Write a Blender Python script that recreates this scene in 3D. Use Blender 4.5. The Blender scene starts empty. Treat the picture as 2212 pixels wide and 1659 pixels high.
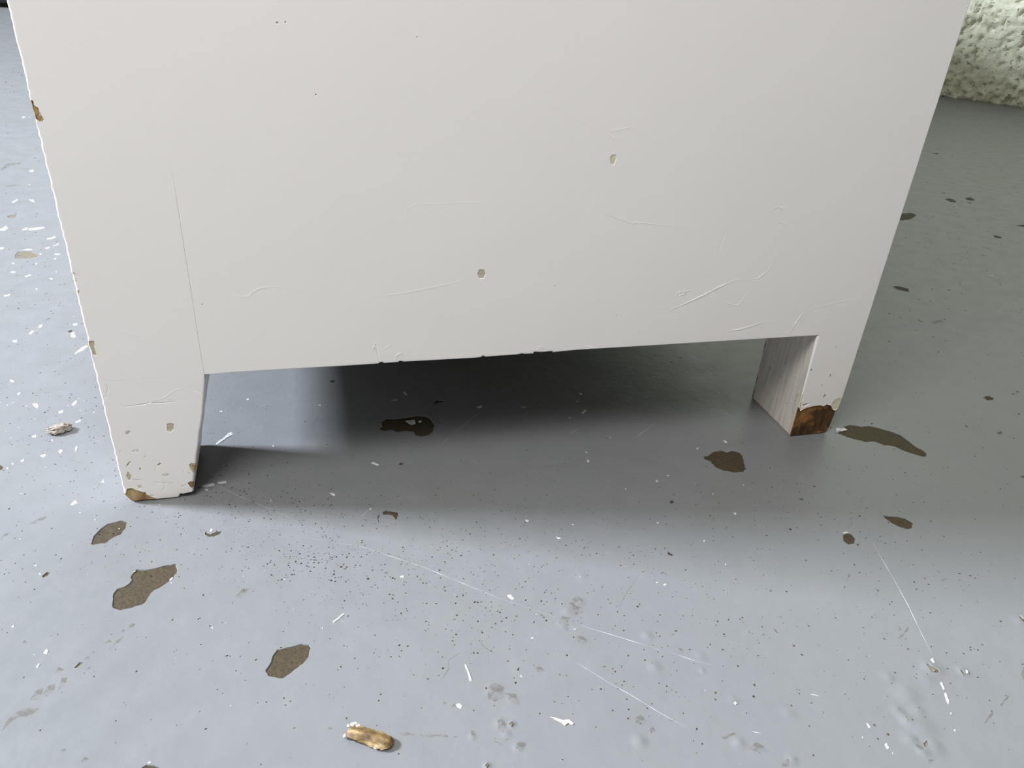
import bpy, bmesh, math, random
from mathutils import Vector, Matrix, noise
from mathutils.geometry import delaunay_2d_cdt
random.seed(7)
scene = bpy.context.scene
C = scene.collection

# ---------------------------------------------------------------- camera, world, lights, exposure
cam_d = bpy.data.cameras.new('camera'); cam = bpy.data.objects.new('camera', cam_d); C.objects.link(cam)
cam_d.sensor_width = 36.0; cam_d.lens = 1661.0 / 2212.0 * 36.0
cam_d.clip_start = 0.02
cam.matrix_world = Matrix(((0.96707536, 0.07097529, -0.24439263, 0.09976003),
                           (-0.24676054, 0.4964015, -0.83228288, -0.34826666),
                           (0.06224535, 0.86518672, 0.49757155, 0.26268094), (0, 0, 0, 1)))
scene.camera = cam
world = bpy.data.worlds.new('room_air'); scene.world = world; world.use_nodes = True
bg = world.node_tree.nodes['Background']
bg.inputs['Color'].default_value = (1.0, 0.98, 0.87, 1); bg.inputs['Strength'].default_value = 0.22

def area_light(name, loc, target, sx, sy, power, color):
    l = bpy.data.lights.new(name, 'AREA'); l.shape = 'RECTANGLE'; l.size = sx; l.size_y = sy
    l.energy = power; l.color = color
    o = bpy.data.objects.new(name, l); C.objects.link(o); o.location = loc
    o.rotation_euler = (Vector(target) - Vector(loc)).to_track_quat('-Z', 'Y').to_euler()
    return o
area_light('window_daylight', (-2.9, 0.86, 2.2), (0.15, 0, 0), 0.6, 0.6, 500, (0.83, 0.90, 1.0))
area_light('front_overhead_light', (-0.28, -0.49, 1.15), (0.15, 0, 0.1), 0.6, 0.42, 14.6, (1.0, 0.98, 0.96))  # unseen light inferred from front above, lowered to shape the panel's falloff
scene.view_settings.view_transform = 'Standard'; scene.view_settings.look = 'None'
scene.view_settings.gamma = 1.0; scene.view_settings.use_curve_mapping = False
scene.view_settings.exposure = 0.0

# traced outlines, millimetres on the floor (x, y) or on the cabinet side (x, z)
CHIPS = [(0,[(29.28,-50.36),(30.62,-55.74),(29.37,-59.84),(25.22,-64.24),(21.81,-66.36),(19.57,-72.25),(18.9,-73.89),(14.11,-75.6),(9.5,-76.18),(6.23,-74.08),(5.62,-72.22),(4.99,-64.99),(6.07,-62.46),(8.95,-61.63),(11.43,-57.89),(10.5,-55.82),(12.56,-50.91),(16.17,-52.07),(20.55,-51.91),(23.6,-51)]),(0,[(75.33,-111.06),(79.47,-110.7),(85.45,-109.9),(88.43,-110.89),(89.28,-112.64),(88.26,-117.13),(85.83,-120.46),(81.73,-123.38),(78.85,-125.73),(77.71,-126.37),(74.87,-125.29),(72.02,-123.99),(70.83,-121.19),(73.06,-117.15),(73.6,-114.21)]),(0,[(28.92,-156.02),(30.9,-154.72),(33.93,-155.65),(36.85,-157.7),(37.94,-160.76),(34.3,-162.22),(29.66,-159.56)]),(0,[(0.7,-13.77),(2.79,-15.05),(2.96,-19.58),(1.38,-24.57),(-1.95,-26.56),(-4.47,-29.93),(-7.58,-29.79),(-10.07,-30.18),(-11.03,-29.16),(-10.96,-24.07),(-9.37,-20.02),(-6.93,-16.02),(-3.96,-14.76)]),(0,[(40.53,-29.42),(43.44,-31.71),(46.08,-30.42),(48.28,-30.37),(47.87,-32.51),(45.22,-33.79),(42.5,-33.73),(40.71,-31.66)]),(0,[(-70.15,46.24),(-67.76,43.67),(-67.59,40.95),(-69.47,39.66),(-71.91,46.53)]),(1,[(-146.98,370.03),(-146.93,378.67),(-142.63,379.78),(-136.04,379.24),(-128.26,369.89),(-128.74,364.22),(-136.37,362.05),(-144.65,362.76)]),(1,[(-182.21,480.42),(-179.05,483.91),(-175.38,485.55),(-172.9,479.9),(-175.61,474.62),(-179.72,474.85)]),(0,[(-71.81,210.16),(-69.69,212.79),(-68.1,210.66),(-69.45,207.95)]),(0,[(136.14,57.45),(139.58,60.58),(145.72,59.63),(152.07,60.14),(158.58,61.38),(163.92,59.82),(167.24,55.59),(168.25,49.59),(166.72,42.68),(162.94,38.38),(158.14,37.07),(155.35,38.88),(154.43,43.2),(150.02,44.59),(144.6,44.05),(141.18,47.38),(137.28,46.59),(134.14,49.19),(134.73,51.22),(136.38,52.38)]),(0,[(171.03,74.1),(173.28,77.73),(177.38,77.45),(180.3,75.1),(176.07,74.61),(172.11,73.15)]),(0,[(107.63,112.89),(110.95,113.28),(111.22,110.67),(108.73,110.18)]),(0,[(141.22,10.57),(142.57,12.81),(144.26,11.91),(143.67,10.16)]),(0,[(127.74,-29.45),(129.83,-28.26),(132.35,-29.22),(136.09,-30.92),(135.27,-34.89),(134.01,-37.21),(132.84,-33.44),(130.08,-31.93),(128.15,-31.79)]),(0,[(124.78,-33.04),(125.99,-30.69),(126.38,-31.28),(125.31,-34.15),(125.64,-37.23),(124.96,-37.61)]),(0,[(322.9,-10.51),(326.16,-10.26),(332.04,-6.52),(337.25,-6.1),(339.93,-8.59),(343.49,-7.59),(347.32,-9.79),(347.69,-14.56),(345.39,-19.57),(343.08,-26.71),(340.05,-29.15),(333.71,-29.26),(327.79,-25.93),(324.92,-22.2),(324.63,-16.15),(322.1,-13.45)]),(0,[(283.64,-47.2),(285.97,-46.95),(285.96,-48.9),(283.36,-49.74)]),(0,[(423.85,-0.49),(432.23,3.19),(432.88,5.62),(438.04,6.86),(445.42,3.67),(450.82,3.68),(456.13,0.64),(461.34,-3.89),(465.56,-9.55),(466.09,-16.98),(466.6,-24.23),(468.12,-30.71),(465.32,-34.07),(462.69,-34.1),(459.15,-30.78),(454.11,-25.34),(452.2,-21.12),(445.82,-18.52),(442.18,-13.64),(436.03,-13.46),(431.37,-9.83),(426.46,-5),(423.81,-1.31)]),(0,[(398.08,-79.72),(401.53,-81.18),(405.31,-82.21),(409.68,-84.79),(411.16,-88.64),(407.03,-92.6),(404.1,-92.89),(400.74,-90.31),(398.8,-87.03),(397.65,-82.66)]),(0,[(364.73,-90.73),(367.71,-89.57),(370.57,-90.42),(370.2,-93.96),(367,-97.81),(362.87,-97.61),(362.33,-94.76)]),(0,[(562.69,24.33),(567.89,25.94),(570.83,23.13),(567.58,19.69),(562.25,19.9)]),(0,[(358.85,-57.93),(361.48,-58.77),(360.33,-59.84),(358.53,-59.14)]),(1,[(534.4,-17.9),(539.29,-16.97),(538.17,-19.34),(534.29,-20.41)]),(1,[(596.03,28.47),(598.29,27.53),(594.73,25.21)]),(1,[(509.62,-62.77),(513.38,-61.97),(514.6,-63.61),(510.7,-64.65)]),(0,[(638.29,220.69),(644.95,221.1),(651.08,214.47),(646.45,206.37),(642.63,208.63),(637.46,213.19)]),(0,[(930.57,490.49),(941.41,493.6),(942.91,484.94),(937.43,474.22),(929.66,478.02)]),(0,[(967.45,494.08),(979.5,497.21),(976.29,484.54),(967.02,481.4),(962.6,486.63)]),(0,[(953.51,475.49),(959.62,473.23),(953.58,469.56)]),(0,[(878.48,350.31),(882.44,347.69),(884.36,342.12),(878.68,338.7),(873.61,341.75)]),(0,[(813.76,433.51),(834.63,436.86),(833.81,426.65),(823.06,418.5),(810.21,410.64),(797.19,408.44),(799.66,417.68)]),(0,[(942.24,381.36),(956.88,383.41),(957.09,378.31),(948.19,374.69)]),(0,[(949.37,519.85),(957.04,517.99),(952.14,514.45)]),(0,[(1120.37,744.88),(1137.71,742.77),(1126.69,735.1)]),(0,[(265.12,-85.31),(266.06,-85.69),(267.68,-87.78),(266.16,-88.68),(264.76,-87.73)]),(1,[(348.96,-172.6),(349.98,-173.9),(350.77,-175.88),(352.15,-177.97),(350.51,-179.07),(348.06,-177.86),(348.34,-175.03)]),(1,[(361.6,-178.42),(362.59,-179.7),(362.48,-182.19),(361.02,-182.26)]),(1,[(415.97,-156.35),(415.99,-159.76),(414.27,-163.61),(413.44,-160.11)]),(1,[(319.85,-206.93),(322.25,-205.94),(322.2,-207.13),(319.67,-208.66),(319.08,-208.25)]),(1,[(161.97,-165.21),(163.6,-164.56),(164.48,-165.73),(162.97,-167.05)]),(1,[(149.28,-180.32),(150.59,-179.41),(151.19,-180.43),(149.82,-181.62)]),(0,[(-27.66,-48.19),(-26.17,-45.62),(-24.67,-46.37),(-25.28,-48.16),(-26.88,-49)]),(1,[(-2.77,-104.94),(-1.17,-102.32),(0.2,-102.96),(-1.38,-105.22)])]
FLECKS = [[(-154.3,441.93),(-141.16,445.15),(-140.7,441.03),(-148.03,436.47),(-152.54,436.77)],[(-158.78,438.19),(-155.83,446.09),(-154.03,436.87)],[(-190.24,526.68),(-187.47,536.7),(-185.87,532.55),(-188.11,522.59)],[(-176.56,534.2),(-172.17,534.01),(-169.09,525.75),(-171.76,527.88)],[(-178.27,441.83),(-176.26,443.37),(-175.58,451.79),(-171.29,443.04),(-172.45,436.45),(-176.58,437.39)],[(-131.64,412.5),(-128.21,414.49),(-126.2,418.53),(-124.48,415.18),(-126.35,410.52),(-130.41,409.24)],[(-127.07,386.52),(-125.11,390.28),(-122.97,387.1),(-124.93,383.36)],[(-122.09,391.56),(-117.51,398.88),(-117.94,394.29),(-120.78,389.94)],[(-116.24,371.77),(-110.85,370.45),(-112.09,367.66),(-115.11,368.78)],[(-114.25,358.73),(-112.09,361.37),(-111.87,356.28)],[(-126.7,319.82),(-123.01,324.05),(-121.93,321.39),(-125.06,318.4)],[(-131.53,280.73),(-127.47,283.73),(-127.37,280.29),(-130.27,279.01)],[(-93.06,218.56),(-92.54,224.37),(-90.49,223.14),(-90.71,219.83)],[(-96.47,209.41),(-95.6,215.01),(-93.42,213.78),(-94.7,208.25)],[(-104.19,199.27),(-101.66,200.78),(-100.47,196.99),(-102.85,196.93)],[(-70.99,222.77),(-68,223.41),(-67.23,220.33),(-69.48,219.22)],[(-69.05,207.9),(-67.9,209.67),(-64.35,201.63),(-64.93,198.9),(-67.64,201.11)],[(-59.82,174),(-57.51,182.47),(-54.61,186.58),(-53.16,183.69),(-55.68,176.94),(-58.63,173.5)],[(-90.68,142.47),(-87.5,140.49),(-87.58,138.23),(-89.51,139.26)],[(-139.98,331.34),(-136.78,332.34),(-135.89,328.88),(-138.84,328.65)],[(-144.44,351.68),(-142.32,352.04),(-141.76,348.19)],[(-125.91,348.67),(-124.23,349.89),(-124.19,345.25)],[(-107.27,314.14),(-104.17,313.84),(-104.63,310.12)],[(-164.24,390.37),(-160.9,391.59),(-160.14,387.08),(-163.01,385.83)],[(-145.98,382.1),(-141.3,385.57),(-136.41,384.58),(-136.3,382.2),(-143.3,382.48)],[(-128.85,374.27),(-126.13,371.73),(-126.51,368.3)],[(-112.42,292.65),(-110.28,292.43),(-110.38,289.37)],[(-105.91,329.44),(-104.44,327.99),(-104.87,325.94)],[(-69.91,109.5),(-67.76,109.87),(-65.75,106.81),(-65.23,103.31),(-67.22,104.97)],[(-47.09,104.01),(-46.26,109.47),(-45.05,110),(-44.51,105.71),(-45.69,103.53)],[(-52.89,98.07),(-50.61,99.34),(-50.08,96.3),(-51.95,95.24)],[(-41.12,84.38),(-38.46,86.83),(-37.68,84.5),(-40.2,82.95)],[(-35.4,56.39),(-34.65,58.62),(-33.73,55.54),(-34.11,51.54)],[(-43.56,54.22),(-42.5,56.14),(-40.8,53.78),(-41.76,51.41)],[(-51.91,51.02),(-50.29,52.8),(-48.53,51.03),(-49.68,48.96)],[(-60.67,47.98),(-59.02,49.37),(-58.74,47.1),(-60.02,46.54)],[(-26.77,3.65),(-25.35,7.26),(-23.43,4.51),(-25.45,2.47)],[(-60.89,72.41),(-59,73.33),(-58.39,70.8),(-60.11,70.46)],[(-15.67,20.64),(-14.68,23.07),(-13.81,19.8)],[(40.03,48.43),(43.58,53.38),(46.54,58.55),(48.79,59.46),(49.29,56.22),(45.55,53.07),(42.59,48.63),(40.77,47.1)],[(-81.54,122.5),(-80.96,125.3),(-79.7,123.67),(-80,121.55)],[(35.69,8.8),(41.49,10.42),(42.55,8.15),(37.02,7.03)],[(43.57,10.59),(48.01,11.42),(48.44,9.24),(43.98,8.95)],[(37.14,5.46),(39.49,5.58),(39.03,3.81)],[(-64.53,45.31),(-63.5,46.78),(-63.2,44.54)],[(-66.13,41.78),(-64.97,42.66),(-64.66,40.46)],[(42.68,-28.92),(43.38,-27.25),(44.35,-29.22),(43.34,-30.37)],[(-49.86,66.42),(-48.75,66.85),(-48.59,64.78)],[(-49.43,104.36),(-48.88,104.84),(-48.61,103.55)],[(39.6,84.06),(41.24,85.19),(41.23,83.12)],[(-21.25,-3.63),(-20.49,-3.39),(-20.33,-4.72)],[(-12.95,-10.62),(-12.31,-10.37),(-12.26,-11.47)],[(-44.01,-19.64),(-43.29,-19.09),(-43.17,-20.38)],[(126.02,14.92),(127.51,15.67),(130.38,12.36),(129.59,11.51),(127.3,13.48)],[(101.78,-8.93),(104.39,-9.38),(104.6,-11.61),(103.3,-11.38)],[(71.36,41.56),(73.12,41.54),(72.43,39.83)],[(144.27,81.24),(150.14,82.75),(148.29,80.96)],[(154.08,91.1),(155.78,91.35),(156.24,86.69),(154.78,86.91)],[(71.05,-9.04),(72.01,-9.74),(71.71,-11.28)],[(55.32,96.76),(56.44,97.38),(57.05,95.26),(55.77,94.83)],[(39.7,83.91),(41.33,84.85),(41.68,82.88)],[(150.73,55.93),(157.08,56.42),(156.75,51.37),(153.88,50.38)],[(158.8,54.69),(160.87,55.39),(160.89,52.9),(158.98,52.18)],[(98.77,82.55),(100.75,83.49),(100.83,81.48)],[(121.21,-26.23),(122.64,-24.91),(122.16,-26.6)],[(271.08,73.5),(272.59,73.28),(272.95,69.69),(270.95,69.99)],[(265.5,63.08),(268.34,62.28),(265.94,61.31)],[(264.04,48.1),(268.23,51.47),(268.78,50.11),(265.01,46.51)],[(197.99,65.34),(202.22,66.91),(201.96,64.38),(199.49,63.3)],[(321.88,-2.02),(324.5,-1.33),(322.67,-3.42)],[(343.05,3),(344.87,3.54),(345.07,1.04),(343.65,0.28)],[(250.54,-2.45),(251.99,-2.24),(251.36,-4.83),(250.25,-5.39)],[(283.53,-28.25),(285.78,-28.35),(283.53,-30.35)],[(200.15,-48.79),(202.12,-48.9),(201.74,-50.27),(200.51,-50.41)],[(212.31,-64.38),(214.39,-65.32),(214.49,-66.25),(212.93,-66.19)],[(223.23,-56.47),(224.84,-56.52),(224.12,-57.46)],[(314.54,-62.86),(316.05,-63.37),(314.42,-64.72)],[(287.16,-81.34),(289.44,-79.81),(287.67,-82)],[(268.64,-63.36),(271.1,-62.59),(269.57,-64.13)],[(374.89,85.77),(377.64,85.39),(375.83,83.01)],[(379.31,84.05),(382.38,84.28),(380.01,81.99)],[(283.57,117.31),(285.12,116.87),(283.75,116.15)],[(254.24,44.23),(255.97,43.43),(254.33,42.98)],[(226.42,61.07),(231.3,60.71),(228.62,60.01)],[(262.93,-32.33),(263.86,-32.22),(263.16,-33.99)],[(310.8,-45.94),(312.3,-44.45),(310.99,-46.64)],[(291.82,-25.12),(293.91,-24.61),(292.87,-25.87)],[(273.34,18.7),(274.08,18.09),(273.04,16.62)],[(252.4,5.62),(254.12,5.19),(252.78,4.02)],[(337.27,69.52),(339.27,69.02),(337.79,68.22)],[(177.81,-99.27),(179.65,-98.96),(180.6,-102.13),(179.48,-102.38),(178.15,-100.73)],[(143.63,-152.35),(145.17,-151.98),(146.16,-153.56),(145.23,-154.73),(143.94,-153.79)],[(130.96,-77.93),(132.78,-77.29),(132.7,-78.94),(131.18,-78.95)],[(98.73,-100.14),(100.37,-98.74),(103.71,-95.92),(103.97,-96.84),(100.3,-100.01),(98.99,-101.04)],[(171.95,-144.14),(172.94,-143.96),(172.96,-145.08)],[(150.85,-133.85),(151.41,-134.19),(152.21,-142.37),(151.18,-142.9),(151.25,-139.59)],[(181.82,-125.63),(183.83,-125.61),(182.61,-126.37)],[(201.79,-124.49),(203.81,-124.63),(202.62,-125.08)],[(93.82,-102.56),(94.45,-102.43),(94.39,-103.75)],[(250.56,-104.32),(252.11,-104.79),(250.88,-105.19)],[(253.38,-106.65),(254.72,-106),(255.31,-107.02),(253.72,-107.44)],[(254.2,-174.45),(255.49,-173.75),(255.68,-175.08),(254.54,-175.49)],[(290.36,-98.82),(291.13,-98.77),(290.54,-100.31)],[(303.18,-193.87),(303.77,-194.18),(303.66,-196.01),(302.68,-196.24)],[(304.38,-203.7),(305.49,-203.45),(305.07,-205.6),(304.15,-205.99),(303.83,-205.05)],[(348.06,-183.16),(349.2,-183.04),(347.69,-186.55),(346.6,-186.87)],[(345.79,-188.2),(346.9,-188.09),(344.81,-192.69),(343.34,-193.38),(344.19,-191.23)],[(341.31,-196.87),(342.22,-196.73),(341.16,-197.8)],[(336.64,-204.09),(338.03,-203.76),(337,-204.78)],[(352.43,-171.81),(354.29,-171.29),(353.49,-173.5),(351.82,-174.64)],[(363.79,-179.95),(364.71,-180.49),(363.92,-181.77),(362.75,-181.89)],[(304.77,-207.57),(305.56,-207.74),(304.67,-208.25)],[(297.33,-198.95),(298.08,-199.1),(297.21,-199.7)],[(426.02,4.16),(432.55,3.64),(433.08,1.38),(428.21,0.48),(424.41,1.08)],[(342.96,2.68),(345.3,3.41),(345.15,0.77)],[(314.56,-63.19),(316.41,-62.91),(315.22,-65.1)],[(366.14,-88.72),(368.56,-88.36),(369.08,-89.47),(366.72,-89.73)],[(332.54,-40.79),(333.75,-40.73),(332.89,-41.78)],[(-16.18,-94.82),(-15.61,-92.65),(-14.3,-93.68),(-14.63,-95.74)],[(-17.2,-101.68),(-16.76,-99.79),(-15.91,-100.48),(-16.35,-102.36)],[(-32.38,-77.51),(-31.38,-76.48),(-31.11,-78.16)],[(-32.92,-40.01),(-31.77,-39.73),(-31.41,-41.26)],[(-29.45,-46.43),(-28.87,-45.59),(-28.08,-47.16)],[(27.62,-60.94),(28.67,-59.23),(29.37,-59.84),(28.34,-61.83)],[(31.05,-154.06),(31.8,-153.46),(32.55,-154.37),(31.76,-154.61)],[(11,-53.04),(11.74,-51.73),(12.36,-52.52)],[(48.04,-93.62),(48.91,-93.37),(49.01,-94.63)],[(768.87,236.93),(771.4,235.19),(768.21,234.01)],[(-285.47,939.18),(-284.12,945.81),(-280.58,939.51),(-281.98,931.32)],[(-204.41,648.61),(-200.32,652.66),(-198.7,643.47),(-201.94,642)],[(-190.43,590.47),(-190.08,593.67),(-188.84,587.24)]]
FLAKE = [(178.59,-165.32),(180.95,-166.48),(183.21,-167.95),(185.86,-168.16),(187.23,-170.44),(186.18,-170.88),(185.07,-169.66),(183.3,-170.48),(182.35,-168.77),(180.66,-167.42)]
STAINS = [[(-21.69,-130.09),(-21.27,-126.31),(-18.91,-122.31),(-14.74,-121.21),(-10.92,-122.65),(-13.73,-125.31),(-17.69,-125.14),(-20.07,-127.18)],[(-11.52,-115.86),(-10.38,-111.96),(-7.93,-111.41),(-7.66,-114.93),(-9.59,-117.6)],[(-6.4,-114.85),(-6.32,-109.27),(-4.03,-109.02),(-4.44,-113.17)],[(-15.34,-117.77),(-14.52,-113.88),(-11.82,-112.36),(-11.91,-118.48)],[(13.56,-88.93),(15.5,-84.79),(17.23,-85.54),(15.49,-88.49)],[(12.16,-89.06),(12.48,-87.49),(13.27,-88.87),(13.06,-90.44)],[(5.81,-94.57),(8.19,-92.28),(9.05,-94.03)],[(8.38,-98.17),(11.16,-93.26),(13.66,-91.37),(11.12,-96.39)],[(0.21,-101.1),(1.34,-99.97),(2.38,-101.16),(1.12,-101.66)],[(2.42,-98.52),(3,-97.26),(3.72,-98.78),(3.16,-99.58)],[(1.41,-107.24),(2.91,-105.35),(3.61,-106.22)],[(-25.72,-87.56),(-25.28,-86.09),(-23.67,-87.58),(-24.28,-89.01)],[(57.34,-76.77),(60.29,-72.27),(62.87,-73.22),(59.3,-78.5)],[(-9.44,-105.78),(-8.65,-103.4),(-6.47,-104.93),(-7.36,-106.92)],[(0.4,-142.45),(1.76,-142.14),(2.71,-143.23),(1.69,-144.02)],[(8.37,-148.81),(9.44,-147),(10.86,-148.17),(9.54,-149.92)],[(-41.98,-8.44),(-39.09,-5.35),(-35.87,-3.45),(-35.94,-5.45),(-39.6,-9.75)],[(-52.84,-17.36),(-51.18,-14.24),(-49.84,-13.62),(-50.17,-16.14),(-51.96,-18.79)],[(120.35,-160.45),(123.08,-160.82),(126.22,-162.3),(125.55,-163.11),(121.31,-161.6)],[(127.84,-162.64),(132.18,-163.55),(138.16,-164.79),(138.21,-166.07),(131.98,-164.77),(128.25,-163.68)],[(139.96,-165.8),(141.55,-166.32),(140.81,-167.25)],[(146.94,-165.02),(148.34,-165.18),(147.96,-169.68),(146.54,-169.7)],[(161.51,-175.01),(164.22,-173.39),(166.25,-174.45),(163.6,-177.92)],[(197.32,-117.99),(201.27,-114.32),(204.31,-115.8),(200.71,-120.4),(196.69,-122.21)],[(206.17,-107.95),(210.05,-104.93),(211.95,-109.98),(209.72,-112.32),(205.52,-114.24)],[(201.3,-129.05),(204.13,-128.76),(205.92,-132.45),(203.75,-133.83),(201.53,-132.41)],[(158.16,-162.77),(160.15,-161.85),(160.75,-166.59),(159.03,-168.82),(157.27,-166.52)],[(158.26,-146.88),(161.09,-145.27),(164.12,-148.06),(162.95,-152.82),(159.02,-154.12),(156.45,-152.2)],[(163.74,-150.86),(167.93,-152.42),(168.44,-157.44),(165.17,-156.07)],[(179.04,-141.41),(181.67,-141.17),(183.46,-143.82),(180.63,-144.76)],[(159.29,-170.15),(160.51,-171.04),(159.16,-172.96)],[(153.8,-170.27),(158,-173.03),(157.24,-173.81)],[(93.85,-152.71),(95.21,-152.67),(96.24,-153.84),(94.6,-154.01)],[(139.04,-150.03),(140.85,-151.44),(138.79,-151.5)],[(141.86,-152.33),(143.69,-152.02),(143.66,-153.73),(141.9,-153.71)],[(211.43,-172.91),(214.77,-171.74),(215.68,-175.02),(213.81,-176.76),(211.26,-174.71)],[(215.3,-178.57),(217.34,-177.79),(217.54,-179.93),(215.14,-180.92)],[(224.34,-176.19),(227.51,-176.85),(226.14,-177.3)],[(249.89,-194.03),(254.48,-192.07),(256.39,-194.81),(257.24,-197.29),(252.1,-196.21)],[(259.43,-202.28),(264.24,-201.04),(266.49,-202.08),(263.4,-204.23),(259.03,-203.86)],[(241.55,-187.61),(247.52,-186.77),(248.95,-187.36),(242.95,-188.79)],[(204.94,-108.94),(211,-108.4),(209.55,-116.47),(203.61,-116.95)],[(266.9,-141.2),(268.21,-141.85),(267.35,-142.84)],[(244.2,-143.59),(245.5,-144.22),(245.55,-146.82),(244.25,-146.2)],[(316.11,-206.15),(317.95,-207.72),(318.66,-211.36),(317.2,-211.63),(315.41,-207.77)],[(316.91,-212.72),(319.13,-213.76),(316.87,-214.98),(316.23,-214.28)],[(365.08,-198.16),(372.87,-194.74),(372.61,-195.36),(365.68,-198.62)],[(351.72,-204.11),(357.99,-200.62),(360.45,-200.16),(358.61,-201.4),(352.81,-204.02)],[(387.35,-186.85),(392.36,-183.49),(390.97,-186.86),(385.79,-190.09)],[(346.25,-158.37),(350.92,-156.12),(357.12,-152.48),(355.11,-154.52),(347.76,-158.27)],[(344.91,-121.35),(350.15,-116.68),(349.94,-118.07),(345.47,-121.64)],[(380.34,-139.45),(382.35,-139.83),(382.85,-141.26)],[(394.16,-129.68),(397.98,-129.93),(394.02,-130.79)],[(318.72,-192.53),(322.02,-189.99),(320.54,-192.27)],[(321.62,-193.77),(320.4,-197.31),(319.14,-197.67)],[(-234.84,651.5),(-235.32,680.16),(-222.35,687.14),(-221.12,677.43),(-229.54,672.16),(-231.77,648.93)],[(-210.94,584.25),(-204.78,590.86),(-199.39,589.8),(-204.14,584.06)],[(-164.45,424.46),(-161.82,429.15),(-160.54,424.19)],[(-91.3,232.23),(-89.62,235.08),(-88.02,234.89),(-89.62,230.01)],[(-103.05,281.13),(-101.75,284.48),(-100.23,279.68),(-101.97,278.25)],[(1005.92,572.29),(1010.7,556.55),(1006.16,563.57)],[(946.74,570.84),(973.05,571.35),(968.8,567.41)],[(774.78,291.97),(784.88,282.1),(778.14,282.68)],[(802.18,293.06),(818.65,289.97),(814.32,286.94),(806.66,288.27)],[(831.56,315.18),(837.94,306.46),(831.31,303.47)],[(759.89,337.01),(761.99,331.4),(759.06,330.54)],[(725.42,327.05),(733.88,328.17),(732.01,326.18),(724.28,324.66)],[(800.91,316.52),(808.55,316.63),(802.17,312.87)],[(639.27,179.41),(645.24,179.99),(640.74,177.51)],[(653.51,195.12),(652.06,183),(650.76,183.65)],[(617.54,144.03),(630.58,147.03),(628.47,140.47),(617.43,139.78)],[(705.92,164.5),(709.63,159.15),(706.15,160.78)],[(593.15,156.02),(600.42,158.63),(594.96,154.66)]]
SCRATCHES = [(0.16,[(41.93,9.62),(54.73,-3),(68.94,-14.99),(85.15,-30.03)]),(0.16,[(87.83,-42.45),(115.53,-54.54),(143.01,-74.2),(173.14,-99.78),(195.87,-115.95)]),(0.22,[(205.44,-122.91),(220.78,-132.91),(235.57,-143)]),(0.18,[(239.18,-144.82),(248.54,-151.8),(255.03,-155.25)]),(0.22,[(197.66,-142.35),(206.68,-153.87),(214.11,-162.03),(222.56,-172.41),(230.28,-180.78)]),(0.3,[(377.39,-98.6),(374.82,-107.47),(370.63,-123.37),(365.55,-140.59),(359.67,-157.03),(355.5,-169.43)]),(0.25,[(288.52,14.98),(308.43,28.84)]),(0.2,[(171.18,30.43),(188.1,47.47),(210.5,70.87)]),(0.12,[(162.33,20.37),(185.48,45.46)]),(0.15,[(114.42,-34.24),(122.37,-24.33)]),(0.14,[(161.49,-16.96),(159.01,-25.37)]),(0.15,[(244.64,21.95),(257.45,31.58)]),(0.35,[(288.31,-176.83),(291.74,-178.4)]),(0.3,[(254.92,-187.71),(258.41,-189.33)])]
MARKS = [(0.22,[(226.99,-116.11),(232.43,-109.92),(238.22,-103.97),(244.69,-98.36)]),(0.3,[(139.87,-140.1),(143.8,-135.09),(144.6,-130.67),(149.84,-127.81)]),(0.25,[(159.71,-123.34),(160.89,-126.82),(165.55,-131.72)]),(0.35,[(1361.3,1002.83),(1357.87,977.39),(1371,961.59)]),(0.3,[(80.72,87.56),(93.54,89.54)]),(0.25,[(94.57,58.18),(100.82,75.4)])]
LUMPS = [(209.93,-109.6,4.12,0.35),(202.6,-114.57,4.04,0.4),(197.85,-120.71,3.31,0.3),(200.31,-123.77,2.3,-0.25),(203.96,-131.24,2.6,0.3),(158.98,-164.26,3.42,0.4),(160.14,-169.05,2.81,0.4),(163.13,-175.36,2.78,0.4),(163.36,-165.5,2.29,0.5),(160.28,-148.72,4.16,0.3),(166.25,-154.2,3.54,0.3),(147.25,-167.64,2.23,0.25),(150.07,-180.49,2.16,0.5),(216.53,-94.47,3.58,0.25),(229.62,-150.87,4.05,0.6),(233.46,-134.64,3.63,0.5),(209.64,-182.71,4.18,0.7),(247.43,-191.19,3.71,0.6),(254.99,-172.99,3.36,0.35),(251.58,-149.49,3.56,0.3),(264.12,-202.15,3.15,0.5),(249.15,-156.91,2.32,0.3),(274.07,-183.33,4.45,0.4),(350.47,-175.82,6.73,0.9),(362.64,-180.44,3.67,0.7),(329.5,-185.56,7.02,0.8),(319.71,-192.1,3.98,0.6),(320.43,-196.06,3.95,0.7),(315.74,-204.29,4.93,0.8),(317.78,-209.44,4.34,0.7),(324.31,-199.99,8.41,0.8),(323.29,-208.83,5.47,0.8),(343.91,-179.52,5.42,0.5),(327.47,-176.2,3.58,0.4),(328.53,-193.27,4.01,0.5),(412.42,-160.75,4.01,0.5)]
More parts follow.
